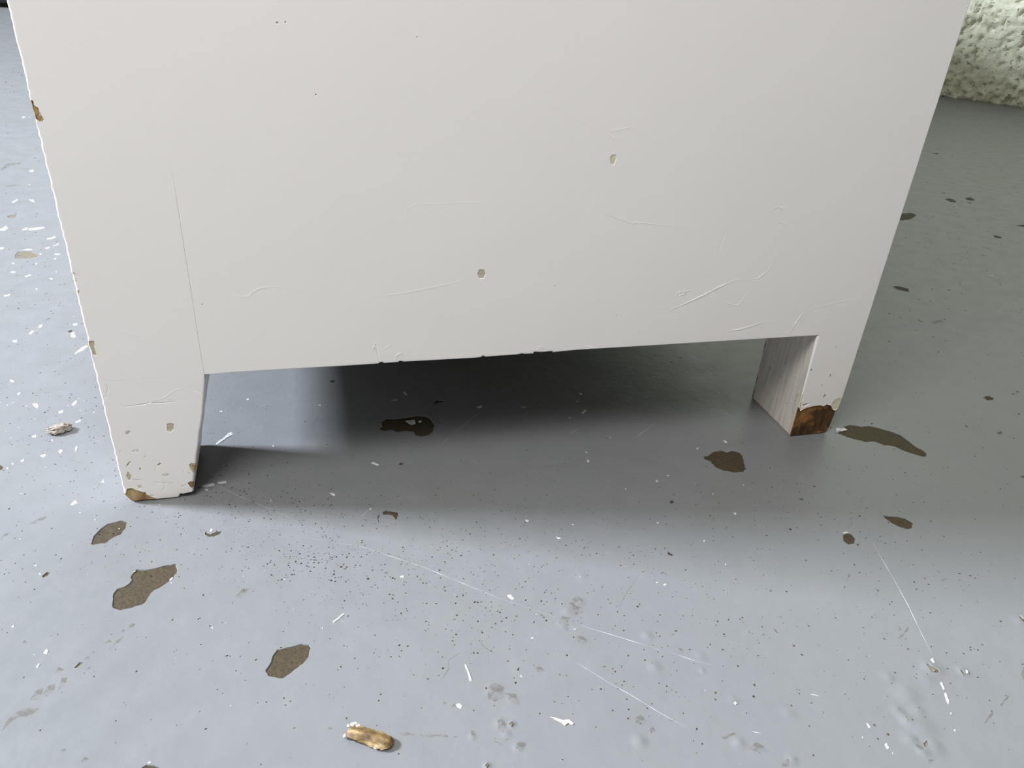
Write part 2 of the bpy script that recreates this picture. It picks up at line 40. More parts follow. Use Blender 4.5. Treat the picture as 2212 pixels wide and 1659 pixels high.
GRIT = [(164.15,-62.87,97.62,-17.8,4.12,20.88,300,0.3),(97.86,-33.2,46.2,-8.22,0.8,18.86,200,0.28),(65.65,-8.62,25.89,-4.49,-0.36,14.19,150,0.3),(94.5,-61.7,11.8,-2.19,0.27,7.13,90,0.42),(127.75,-78.91,27.75,-5.22,1.84,15.62,90,0.32),(155.34,-107.57,30.74,-5.95,3.88,19.66,110,0.32),(215.37,-124.75,52.28,-10.18,8.99,24.56,130,0.34),(294.43,-56.44,78.49,-13.76,9.43,19.28,170,0.26),(386.28,-72.54,68.06,-11.93,35.14,48.63,170,0.3),(265.27,-160.5,60.36,-12.14,12.99,23.5,120,0.34),(365.11,-153.93,33.49,-6.52,21.88,26.31,90,0.32),(-11.21,37.6,36.41,-6.01,-5.61,33.62,170,0.32),(-59.5,120.36,32.61,-4.77,-11.4,51.25,120,0.36),(-98.63,267.38,29.87,-3.28,-13.47,58.34,60,0.4),(12.03,-41.66,41.97,-7.72,-3,20.73,110,0.3),(75.76,-122.41,55.05,-11.07,-0.16,24.9,90,0.3),(41.79,77.58,13.56,-2.07,-2.16,34.23,50,0.25),(187.44,55.3,88.93,-13.6,6.73,34.17,70,0.25),(610.02,140.63,66.01,-7.94,130.47,156.91,120,0.5),(861.54,364.27,63.69,-4.33,172.44,190.04,60,0.6),(-161.69,504.28,25.56,-1.26,-33.69,140.92,50,0.5)]
SPECKS = [(-102.72,314.71,31.78,-3.1,-32.09,144.29,70,0.45),(-47.78,101.92,29.18,-4.39,-7.45,35.53,70,0.4),(-28.01,7.62,29.22,-5.07,-4.34,20.69,45,0.32),(55.97,59.8,15.95,-2.5,-1.28,32.33,40,0.26),(125.66,15,65.38,-10.79,2.62,28.36,45,0.26),(244.87,-4.68,69.27,-11.43,11.16,33.1,60,0.28),(305.84,-33.1,68.88,-11.66,10.47,21.43,45,0.26),(139.26,-74.81,77.12,-14.37,2.79,19.42,40,0.26),(18.51,-86.38,47.46,-9.25,-5.07,35.02,45,0.3),(325.63,-172.64,51.62,-10.37,21.22,28,25,0.3),(280.36,52.6,62.74,-9.43,6.31,17.2,30,0.28),(62.96,96.63,17.1,-2.52,-0.62,24.18,20,0.22)]
POST_CHIPS = [('brown',[(-0.6,198.3),(0.7,198),(1,196),(1.9,195.4),(2.2,193),(2.8,190.8),(1.6,190),(0.5,191),(-0.6,194.5)]),('tan',[(1.3,195.6),(2.1,195.4),(2.5,193),(3.3,190.6),(2.2,190),(2,192.6)]),('tan',[(0.3,93.7),(2.9,93.5),(2.2,90.6),(2.4,85.8),(0.9,86.3),(0.5,90.7)]),('cream',[(0.12,127.19),(1.38,126.61),(1.52,124.97),(0.64,124.73),(0.35,125.56)]),('cream',[(0.3,121.18),(1.3,123.88),(1.36,122.79),(0.56,120.62)]),('cream',[(0.34,117.86),(1.6,118.8),(1.27,116.7),(0.47,116.18)]),('brown',[(1.94,9.08),(4.25,9.29),(5.9,7.78),(7.64,6.77),(10.19,5.91),(10.32,4.32),(12.04,3.03),(14.46,1.12),(18.2,0.08),(18.04,-0.97),(12.06,-1.75),(2.34,-2),(0.05,2.55)]),('beige',[(2.95,17.15),(4.01,20.05),(4.85,18.43),(5.52,16.83),(4.09,13.95),(3.44,14.54)]),('beige',[(26.28,46.23),(27.98,46.44),(29.63,45.76),(29.06,42.36),(27.16,40.87),(25.79,42.22)]),('tan',[(32.85,20.64),(34.51,21.46),(36.74,20.69),(36.06,15.63),(34.07,15.35),(33.26,18.03)]),('brown',[(34.3,19.95),(35.68,20.04),(34.99,15.76),(34.11,15.61)]),('brown',[(30.85,8.99),(32.57,10.08),(35.11,8.44),(34.76,5.85),(32.01,5.94)]),('tan',[(17.69,21.93),(19.45,23.49),(20.64,22.59),(19.11,21.26)]),('tan',[(9.4,20.91),(10.26,21.56),(10.54,20.27),(9.71,19.36)]),('smudge',[(7.24,31.35),(8.93,32.63),(11.56,32.83),(11.46,31.12),(9.01,30.9)]),('smudge',[(6.43,43.73),(8.69,44.21),(10,43.36),(7.1,41.28)]),('smudge',[(2.39,33.12),(3.74,32.48),(3.13,31.08),(2.27,31.42)]),('smudge',[(6.82,11.03),(9.14,11.25),(9.56,9.12),(7.19,8.65)]),('smudge',[(11.37,3.65),(13.38,4.17),(14.09,2.49),(11.92,2.26)]),('smudge',[(17.62,6.5),(18.64,6.89),(18.18,5.11)]),('smudge',[(14.55,11.59),(19.87,11.17),(24.36,10.08),(19.68,9.89)]),('smudge',[(18.64,15.71),(21.88,16.85),(24,15.56),(20.75,14.42)]),('dent',[(24.69,4.25),(25.28,4.28),(24.96,3.42)]),('dent',[(29.27,16.71),(29.98,16.78),(29.66,15.89)]),('dent',[(31.77,15.64),(32.57,15.8),(32.24,14.8)]),('smudge',[(12.71,28.51),(14.1,27.86),(13.54,26.68),(12.7,27.27)]),('tan',[(36.7,24.76),(37.47,26.18),(37.39,22.65),(36.55,22.24)]),('smudge',[(27.17,7.88),(30.39,8.52),(30.02,7.25),(27.44,7.06)]),('smudge',[(5.23,15.08),(11.09,13.83),(10.55,12.87),(5.8,13.99)]),('tan',[(4.58,24.49),(5.93,25.83),(6.61,25.5),(5.14,23.43),(3.43,22.13)])]
PANEL_CHIPS = [('beige',[(180.07,119.51),(180.87,121.64),(183.47,121.54),(184.54,119.34),(183.46,116.65),(181.22,116.74)]),('cream',[(242.62,176.56),(243.46,177.6),(245.67,177.81),(246.17,175.87),(245.25,172.73),(243.32,173.08)]),('wood',[(387.93,26.8),(391.24,19.33),(394.68,21.27),(399.44,22.17),(404.39,22.44),(412.88,21.25),(416.09,17.52),(418.21,17.32),(422.98,15.29),(430.12,-7.02),(389.31,-2.64),(385.7,10.5),(385.39,18.85),(386.69,24.87)]),('cream',[(386.8,30.31),(386.87,31.87),(390.1,31.33),(390.64,29.45),(390.4,25.78),(392.23,20.28),(391.21,19.31),(388.86,24.86)]),('tan',[(391.87,22.45),(391.59,24.34),(394.54,24.87),(396.57,24.16),(394.11,22.78)]),('cream',[(413,21.05),(413.23,23.72),(414.63,26.01),(418.73,26.45),(421.65,25.65),(422.87,18.52),(419.36,17.75),(414.96,18.16)]),('dent',[(93.74,229.32),(94.66,229.68),(95.04,228.85),(94.22,228.39)]),('dent',[(97.12,229.67),(97.81,229.91),(97.97,229.07),(97.28,228.93)]),('dent',[(149.66,225.68),(150.15,226.37),(150.51,226.16),(149.9,225.24)]),('dent',[(107.15,202.44),(107.88,202.69),(108.07,201.87),(107.35,201.74)]),('dent',[(50.57,109.47),(51.11,109.74),(51.39,109.14),(50.81,108.57)]),('dent',[(257.51,92.6),(258.34,92.73),(258.69,92.02),(257.86,91.89)]),('dent',[(220.53,111.29),(221.31,111.42),(221.54,110.6),(220.85,110.47)])]
POST_STROKES = [([(5.63,61.63),(6.67,59.5),(8.85,57.7),(12.45,57.83),(16.81,58.12),(19.8,58.76),(25.16,58.28),(34.35,58.47)],0.7,-0.6),([(19.73,58.31),(22.55,60.12),(27.37,60.84),(31.51,64.13),(37.24,65.92),(39.9,66.61)],0.7,0.15),([(38.92,67.51),(40.29,66.8),(41.72,63.72),(45.26,62.5)],0.6,-0.5),([(1.63,75.75),(3.52,72.44),(3.82,68.59),(1.9,63.59),(6.07,61.27)],0.5,-0.4),([(18.46,26.86),(17.24,21.48),(16.95,15.92)],0.5,-0.25),([(19.73,14.03),(19.72,9.37),(19.09,4.73)],0.5,-0.3),([(13.34,32.38),(14.08,25.37),(13.24,22.46)],0.5,0.12),([(5.1,14.33),(12.5,13.14),(16.01,11.14),(23.6,10.17)],0.6,0.15),([(2.16,128.2),(2.3,126.57)],0.6,0.2),([(14.95,97.52),(20.02,95.41),(24.85,94.51)],1,0.12)]
PANEL_STROKES = [([(131.11,109.21),(145.36,110.88),(159.8,113.35),(170.75,115.45),(172.89,117.7)],1,0.14),([(65.98,112.64),(71.09,112.03),(74.65,115.19),(77.34,116.17),(83.91,116.62)],1,0.16),([(287.78,93.6),(294.28,96.33),(306.49,101.41),(314.42,105.81),(325.05,110.11)],1.6,0.35),([(293.56,95.5),(303.19,100.26),(312.91,104.58)],0.8,0.3),([(291.06,104.27),(299.58,105.18)],0.9,0.25),([(292.34,102.07),(297.28,103.56)],0.7,0.2),([(311.07,125.33),(311.47,131.44),(313.05,137.84)],0.9,-0.22),([(326.71,78.8),(337.6,80),(348.96,83.51)],1.2,0.3),([(368.39,75.33),(371.18,82.73),(374.21,89.08)],1.2,0.3),([(374.21,89.08),(392.59,92.78),(404.73,94.97)],0.8,0.12),([(239.59,187.11),(243.5,185.45),(246.06,183.09)],0.9,0.16),([(240.19,188.12),(251.67,190.57)],0.9,0.14),([(340.59,150.79),(346.3,149.12)],1.2,0.2),([(343.15,142.8),(347.6,141.09),(350.28,137.79)],1.2,0.2),([(338.5,110.42),(343.71,114.96)],0.8,0.22),([(259.58,143.32),(260.66,144.06)],0.8,0.2),([(329.09,94.58),(330.37,94.96)],1,0.2),([(129.44,85.25),(130.05,79.53),(130.59,75.89),(131.16,73.32)],1,-0.4),([(128.19,80.37),(129.25,85.26),(131.11,84.79)],0.5,0.3),([(132.57,80.07),(137.03,82.63)],0.4,0.15),([(139.75,72.69),(139.48,75.99),(140.77,77.2),(143,77.05)],0.6,0.3),([(213.54,74.39),(216.6,75.55),(218.63,74.04),(223.17,73.05)],0.8,-0.4),([(214.75,74.99),(215.91,76.27)],0.5,0.3),([(240.48,73.95),(242.95,75.03),(245.74,73.59),(250.37,73.28)],0.9,0.25),([(68.68,87.12),(72.57,91.59)],0.5,0.08),([(236.66,150.87),(237.47,156.72)],0.6,0.1),([(145.59,153.02),(149.67,154.68)],1,0.1)]
PANEL_BOTTOM = [(121.73,72.03),(130.53,72.1),(131.12,72.71),(132.55,72.87),(133.11,72.17),(140.59,72.22),(141.17,72.77),(142.62,72.66),(143.02,72.24),(180.29,71.82),(183.94,71.97),(185.12,72.83),(186.38,72.06),(203.67,72.21),(206.76,72.67),(207.73,72.26),(212.96,72.17),(213.2,73.18),(217.47,72.75),(223.18,72.91),(223.76,72.18),(236.72,72.68)]
POST_FOOT = [(0.98,3.47),(1.55,2.34),(2.78,0.59),(4.53,-0.44),(10.26,-0.86),(18.04,-0.97),(23.59,-0.66),(25.25,-0.08),(26.39,2.44),(27.73,2.1),(31.97,2.76),(32.86,3.44),(33.5,7.59),(34.58,12.7),(36.48,20.2),(37.33,25.19),(39.26,32.48),(40.79,39.7),(42.54,45.82),(43.83,51.42),(45.1,58.35),(46.23,64.25),(47.22,69.64)]
RIGHT_FOOT = [(388.82,71.75),(388.59,1.54),(389.92,0.56),(415.45,-0.82),(416.78,3.65),(417.63,11.34),(417.89,17.35),(419.83,17.98),(420.02,27.4)]


# ---------------------------------------------------------------- materials
def mat(name, col, rough=0.5, spec=0.5):
    m = bpy.data.materials.new(name); m.use_nodes = True
    b = m.node_tree.nodes['Principled BSDF']
    b.inputs['Base Color'].default_value = (*col, 1); b.inputs['Roughness'].default_value = rough
    b.inputs['Specular IOR Level'].default_value = spec
    return m, m.node_tree, b
def coords(nt, scale=(1, 1, 1)):
    t = nt.nodes.new('ShaderNodeTexCoord'); mp = nt.nodes.new('ShaderNodeMapping')
    mp.inputs['Scale'].default_value = scale; nt.links.new(t.outputs['Object'], mp.inputs['Vector']); return mp.outputs['Vector']
def tex_noise(nt, vec, scale, detail=3, rough=0.5):
    n = nt.nodes.new('ShaderNodeTexNoise'); n.inputs['Scale'].default_value = scale
    n.inputs['Detail'].default_value = detail; n.inputs['Roughness'].default_value = rough
    nt.links.new(vec, n.inputs['Vector']); return n.outputs['Fac']
def ramp(nt, fac, stops):
    r = nt.nodes.new('ShaderNodeValToRGB'); e = r.color_ramp.elements
    while len(e) < len(stops): e.new(0.5)
    for el, (p, c) in zip(e, stops):
        el.position = p; el.color = (*c, 1) if len(c) == 3 else c
    nt.links.new(fac, r.inputs['Fac']); return r.outputs['Color']
def mix(nt, fac, a, b, mode='MIX'):
    n = nt.nodes.new('ShaderNodeMix'); n.data_type = 'RGBA'; n.blend_type = mode
    for sock, v in ((n.inputs[0], fac), (n.inputs[6], a), (n.inputs[7], b)):
        if isinstance(v, (int, float)): sock.default_value = v
        elif isinstance(v, tuple): sock.default_value = (*v, 1)
        else: nt.links.new(v, sock)
    return n.outputs[2]
def bump(nt, b, height, strength, dist, prev=None):
    n = nt.nodes.new('ShaderNodeBump'); n.inputs['Strength'].default_value = strength; n.inputs['Distance'].default_value = dist
    nt.links.new(height, n.inputs['Height'])
    if prev is not None: nt.links.new(prev, n.inputs['Normal'])
    nt.links.new(n.outputs['Normal'], b.inputs['Normal']); return n.outputs['Normal']

M = {}
# grey floor paint: faint mottling, orange-peel gloss
m, nt, b = mat('grey_floor_paint', (0.2, 0.21, 0.205), 0.38, 0.38); M['floor'] = m
v = coords(nt)
big = tex_noise(nt, v, 9, 4, 0.6); mid = tex_noise(nt, v, 60, 4, 0.6)
col = ramp(nt, big, [(0.3, (0.158, 0.166, 0.169)), (0.5, (0.170, 0.175, 0.182)), (0.7, (0.164, 0.174, 0.169))])
col = mix(nt, 0.5, col, ramp(nt, mid, [(0.3, (0.155, 0.162, 0.166)), (0.7, (0.178, 0.179, 0.187))]))
dirt = ramp(nt, tex_noise(nt, v, 420, 3, 0.7), [(0.66, (0, 0, 0)), (0.76, (0.22, 0.22, 0.22))])
col = mix(nt, dirt, col, (0.115, 0.11, 0.095))
nt.links.new(col, b.inputs['Base Color'])
nt.links.new(ramp(nt, mid, [(0.3, (0.34,) * 3), (0.7, (0.46,) * 3)]), b.inputs['Roughness'])
n1 = bump(nt, b, tex_noise(nt, v, 28, 3, 0.55), 0.5, 0.0011)
n2 = bump(nt, b, tex_noise(nt, v, 170, 3, 0.6), 0.35, 0.0004, n1)
# bare concrete in the chips
for key, a, c in (('chip', (0.030, 0.023, 0.012), (0.076, 0.055, 0.028)), ('chip_light', (0.09, 0.078, 0.055), (0.19, 0.165, 0.12))):
    m, nt, b = mat('bare_concrete_' + key, a, 0.7, 0.3); M[key] = m; v = coords(nt)
    f = tex_noise(nt, v, 700, 4, 0.7)
    col = ramp(nt, f, [(0.3, a), (0.55, tuple((p + q) / 2 for p, q in zip(a, c))), (0.75, c)])
    nt.links.new(col, b.inputs['Base Color']); bump(nt, b, f, 0.8, 0.0004)
m, nt, b = mat('white_paint_drops', (0.6, 0.61, 0.63), 0.5, 0.3); M['fleck'] = m
v = coords(nt); nt.links.new(ramp(nt, tex_noise(nt, v, 500, 2), [(0.35, (0.30, 0.31, 0.32)), (0.6, (0.55, 0.56, 0.58))]), b.inputs['Base Color'])
m, nt, b = mat('scratched_paint', (0.33, 0.34, 0.35), 0.6, 0.3); M['scratch'] = m
v = coords(nt); nt.links.new(ramp(nt, tex_noise(nt, v, 120, 3), [(0.35, (0.24, 0.25, 0.25)), (0.65, (0.42, 0.43, 0.44))]), b.inputs['Base Color'])
m, nt, b = mat('scuff_mark', (0.10, 0.10, 0.098), 0.6, 0.3); M['mark'] = m
v = coords(nt); nt.links.new(ramp(nt, tex_noise(nt, v, 150, 3), [(0.35, (0.16, 0.165, 0.165)), (0.65, (0.085, 0.085, 0.082))]), b.inputs['Base Color'])
m, nt, b = mat('dirty_stain', (0.17, 0.16, 0.14), 0.55, 0.3); M['stain'] = m
v = coords(nt); f = tex_noise(nt, v, 260, 4, 0.65)
nt.links.new(ramp(nt, f, [(0.3, (0.125, 0.105, 0.075)), (0.7, (0.17, 0.155, 0.13))]), b.inputs['Base Color'])
nt.links.new(ramp(nt, f, [(0.34, (0.55,) * 3), (0.56, (0.05,) * 3)]), b.inputs['Alpha'])
M['grit'] = mat('dark_grit', (0.035, 0.032, 0.028), 0.8, 0.2)[0]
M['grit_brown'] = mat('brown_grit', (0.075, 0.06, 0.042), 0.8, 0.2)[0]
# white cabinet paint
def white_paint(name, col, wear):
    m, nt, b = mat(name, col, 0.42, 0.4); v = coords(nt)
    f = tex_noise(nt, v, 14, 3, 0.5)
    c = ramp(nt, f, [(0.3, tuple(q * 0.985 for q in col)), (0.7, col)])
    if wear:  # small dark nicks and scuffs with shapes of their own
        sp = ramp(nt, tex_noise(nt, coords(nt, (1, 1, 0.45)), 330, 3, 0.6), [(0.685, (0, 0, 0)), (0.73, (0.85,) * 3)])
        c = mix(nt, sp, c, (0.13, 0.10, 0.07))
    nt.links.new(c, b.inputs['Base Color'])
    n1 = bump(nt, b, tex_noise(nt, v, 20, 2, 0.5), 0.25, 0.0012)
    bump(nt, b, tex_noise(nt, v, 260, 3, 0.55), 0.22, 0.00022, n1)
    return m
WHITE = (0.86, 0.828, 0.808)
M['paint'] = white_paint('white_cabinet_paint', WHITE, False)
M['paint_worn'] = white_paint('worn_white_paint', WHITE, True)
m, nt, b = mat('smudged_paint', (0.6, 0.56, 0.5), 0.6, 0.25); M['smudge'] = m
nt.links.new(ramp(nt, tex_noise(nt, coords(nt), 350, 4, 0.7), [(0.36, (0.34, 0.30, 0.25)), (0.56, (0.80, 0.77, 0.74))]), b.inputs['Base Color'])
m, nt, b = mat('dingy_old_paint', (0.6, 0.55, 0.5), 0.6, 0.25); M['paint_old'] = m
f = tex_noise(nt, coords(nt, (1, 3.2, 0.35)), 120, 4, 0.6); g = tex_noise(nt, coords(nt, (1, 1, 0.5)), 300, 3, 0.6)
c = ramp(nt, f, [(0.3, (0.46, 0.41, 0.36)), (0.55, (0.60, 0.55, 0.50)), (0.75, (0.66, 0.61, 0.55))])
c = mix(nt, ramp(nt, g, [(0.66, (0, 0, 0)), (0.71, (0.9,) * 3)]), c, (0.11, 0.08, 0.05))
sx = nt.nodes.new('ShaderNodeSeparateXYZ'); nt.links.new(coords(nt), sx.inputs[0])      # rubbed arris at the back of the foot, bare brown wood
mr = nt.nodes.new('ShaderNodeMapRange'); mr.inputs[1].default_value = -0.6245; mr.inputs[2].default_value = -0.6215; nt.links.new(sx.outputs['Y'], mr.inputs[0])
mm = nt.nodes.new('ShaderNodeMath'); mm.operation = 'MULTIPLY'; nt.links.new(mr.outputs[0], mm.inputs[0]); nt.links.new(tex_noise(nt, coords(nt), 130, 3), mm.inputs[1])
c = mix(nt, ramp(nt, mm.outputs[0], [(0.40, (0, 0, 0)), (0.44, (1, 1, 1))]), c, (0.13, 0.055, 0.022))
nt.links.new(c, b.inputs['Base Color']); bump(nt, b, f, 0.4, 0.0008)
def plain_noise(key, name, a, c, scale, rough=0.6, stretch=(1, 1, 1)):
    m, nt, b = mat(name, a, rough, 0.3); v = coords(nt, stretch); f = tex_noise(nt, v, scale, 4, 0.65)
    nt.links.new(ramp(nt, f, [(0.32, a), (0.68, c)]), b.inputs['Base Color']); bump(nt, b, f, 0.5, 0.0004); M[key] = m
plain_noise('beige', 'exposed_primer', (0.44, 0.38, 0.28), (0.60, 0.54, 0.43), 300)
plain_noise('cream', 'cream_undercoat', (0.60, 0.54, 0.40), (0.74, 0.69, 0.57), 260)
plain_noise('tan', 'tan_undercoat', (0.40, 0.32, 0.19), (0.58, 0.49, 0.33), 260)
plain_noise('brown', 'worn_wood_edge', (0.20, 0.11, 0.04), (0.46, 0.33, 0.16), 220, 0.6, (1, 1, 0.5))
plain_noise('dent', 'dirty_dent', (0.45, 0.43, 0.40), (0.6, 0.58, 0.54), 300)
plain_noise('shade_wood', 'shade_darkened_underside', (0.05, 0.034, 0.02), (0.09, 0.06, 0.035), 60, 0.8, (1, 0.1, 1))  # unseen bottom board coloured dark to deepen the shade under the cabinet
m, nt, b = mat('bare_brown_wood', (0.2, 0.09, 0.03), 0.5, 0.35); M['wood'] = m
v = coords(nt, (1.1, 1, 1.3)); f = tex_noise(nt, v, 62, 5, 0.6)
g = tex_noise(nt, coords(nt, (4, 1, 0.6)), 120, 4, 0.6)
c = ramp(nt, f, [(0.44, (0.03, 0.012, 0.004)), (0.50, (0.07, 0.03, 0.009)), (0.55, (0.20, 0.09, 0.024)), (0.68, (0.31, 0.155, 0.045))])
c = mix(nt, 0.18, c, ramp(nt, g, [(0.35, (0.06, 0.025, 0.008)), (0.65, (0.36, 0.2, 0.075))]))
nt.links.new(c, b.inputs['Base Color']); bump(nt, b, f, 0.6, 0.0009)
# rough limewashed wall
m, nt, b = mat('limewashed_masonry', (0.6, 0.63, 0.52), 0.9, 0.15); M['wall'] = m
v = coords(nt); f = tex_noise(nt, v, 40, 6, 0.7); g = tex_noise(nt, v, 85, 5, 0.7)
c = ramp(nt, f, [(0.3, (0.56, 0.55, 0.43)), (0.5, (0.68, 0.69, 0.54)), (0.7, (0.74, 0.75, 0.60))])
pit = ramp(nt, g, [(0.34, (1, 1, 1)), (0.42, (0, 0, 0))])
c = mix(nt, pit, c, (0.22, 0.21, 0.15)); nt.links.new(c, b.inputs['Base Color'])
n1 = bump(nt, b, f, 0.6, 0.009); bump(nt, b, g, 0.7, 0.005, n1)
plain_noise('plain_wall', 'white_plaster', (0.66, 0.67, 0.62), (0.72, 0.73, 0.68), 6, 0.85)
M['black'] = mat('matt_black', (0.012, 0.013, 0.012), 0.5, 0.4)[0]
M['frame'] = mat('white_window_frame', (0.75, 0.75, 0.73), 0.5)[0]
m, nt, b = mat('window_glass', (0.9, 0.95, 0.97), 0.03); b.inputs['Transmission Weight'].default_value = 1.0; M['glass'] = m
m, nt, b = mat('golden_wood_splinter', (0.5, 0.36, 0.16), 0.6, 0.3); M['splinter'] = m
v = coords(nt, (0.35, 1, 1)); f = tex_noise(nt, v, 420, 4, 0.65)
nt.links.new(ramp(nt, f, [(0.32, (0.07, 0.042, 0.018)), (0.5, (0.19, 0.125, 0.052)), (0.68, (0.44, 0.34, 0.19))]), b.inputs['Base Color']); bump(nt, b, f, 0.8, 0.0006)
M['fibre'] = mat('pale_torn_fibres', (0.5, 0.46, 0.39), 0.8, 0.2)[0]
plain_noise('crumb', 'plaster_crumb', (0.10, 0.08, 0.06), (0.36, 0.325, 0.275), 420, 0.9)

# ---------------------------------------------------------------- helpers
def link_mesh(name, verts, faces, mats, parent=None, idx=None, smooth=True, sharp=0.6, loc=(0, 0, 0)):
    me = bpy.data.meshes.new(name); me.from_pydata(verts, [], faces)
    for mm in mats: me.materials.append(mm)
    if idx: me.polygons.foreach_set('material_index', idx)
    me.validate()
    if smooth:
        me.polygons.foreach_set('use_smooth', [True] * len(me.polygons)); me.set_sharp_from_angle(angle=sharp)
    me.update()
    o = bpy.data.objects.new(name, me); C.objects.link(o); o.location = loc
    if parent: o.parent = parent
    return o
def bm_obj(name, bm, m, parent=None, smooth=False, loc=(0, 0, 0)):
    bmesh.ops.recalc_face_normals(bm, faces=bm.faces)
    me = bpy.data.meshes.new(name); bm.to_mesh(me); bm.free(); me.materials.append(m)
    if smooth:
        me.polygons.foreach_set('use_smooth', [True] * len(me.polygons)); me.set_sharp_from_angle(angle=0.7)
    o = bpy.data.objects.new(name, me); C.objects.link(o); o.location = loc
    if parent: o.parent = parent
    return o
def box(bm, x0, x1, y0, y1, z0, z1, bev=0.0):
    r = bmesh.ops.create_cube(bm, size=1.0)
    for q in r['verts']:
        q.co = Vector(((x0 + x1) / 2 + q.co.x * (x1 - x0), (y0 + y1) / 2 + q.co.y * (y1 - y0), (z0 + z1) / 2 + q.co.z * (z1 - z0)))
    if bev:
        es = list({e for q in r['verts'] for e in q.link_edges})
        bmesh.ops.bevel(bm, geom=es, offset=bev, segments=2, affect='EDGES', profile=0.5)
def board(name, dims, m, parent, bev=0.001):
    bm = bmesh.new(); box(bm, *dims, bev); return bm_obj(name, bm, m, parent)
def empty(name, loc):
    o = bpy.data.objects.new(name, None); C.objects.link(o); o.location = loc; o.empty_display_size = 0.05; return o
def tag(o, label, cat, group=None):
    o['label'] = label; o['category'] = cat
    if group: o['group'] = group
    return o
def area2(P): return 0.5 * sum(P[i][0] * P[(i + 1) % len(P)][1] - P[(i + 1) % len(P)][0] * P[i][1] for i in range(len(P)))
def ccw(P): return list(P) if area2(P) > 0 else list(reversed(P))
def size_of(P): return max(max(p[0] for p in P) - min(p[0] for p in P), max(p[1] for p in P) - min(p[1] for p in P))
def normals(P):  # outward miter vectors of a ccw loop
    out = []
    for i in range(len(P)):
        a, b, c = P[i - 1], P[i], P[(i + 1) % len(P)]
        d1 = Vector((b[0] - a[0], b[1] - a[1])); d2 = Vector((c[0] - b[0], c[1] - b[1]))
        n1 = Vector((d1.y, -d1.x)).normalized(); n2 = Vector((d2.y, -d2.x)).normalized()
        s = n1 + n2
        if s.length < 1e-6: out.append(n1); continue
        s.normalize(); out.append(s / max(0.6, s.dot(n1)))
    return out
def ragged(P, seg=None, jit=None):
    P = ccw(P); S = size_of(P); seg = seg or max(0.35, S / 16); jit = S * 0.012 if jit is None else jit
    out = []
    for i in range(len(P)):
        a, b = P[i], P[(i + 1) % len(P)]; d = math.hypot(b[0] - a[0], b[1] - a[1]); n = max(1, int(d / seg))
        for k in range(n):
            t = k / n; j = 0 if k == 0 else jit
            out.append((a[0] + (b[0] - a[0]) * t + random.uniform(-j, j), a[1] + (b[1] - a[1]) * t + random.uniform(-j, j)))
    return out
def shrink(P, d):
    N = normals(P); return [(p[0] - n.x * d, p[1] - n.y * d) for p, n in zip(P, N)]
def inside(p, P):
    c = False; j = len(P) - 1
    for i in range(len(P)):
        if (P[i][1] > p[1]) != (P[j][1] > p[1]) and p[0] < (P[j][0] - P[i][0]) * (p[1] - P[i][1]) / (P[j][1] - P[i][1]) + P[i][0]: c = not c
        j = i
    return c

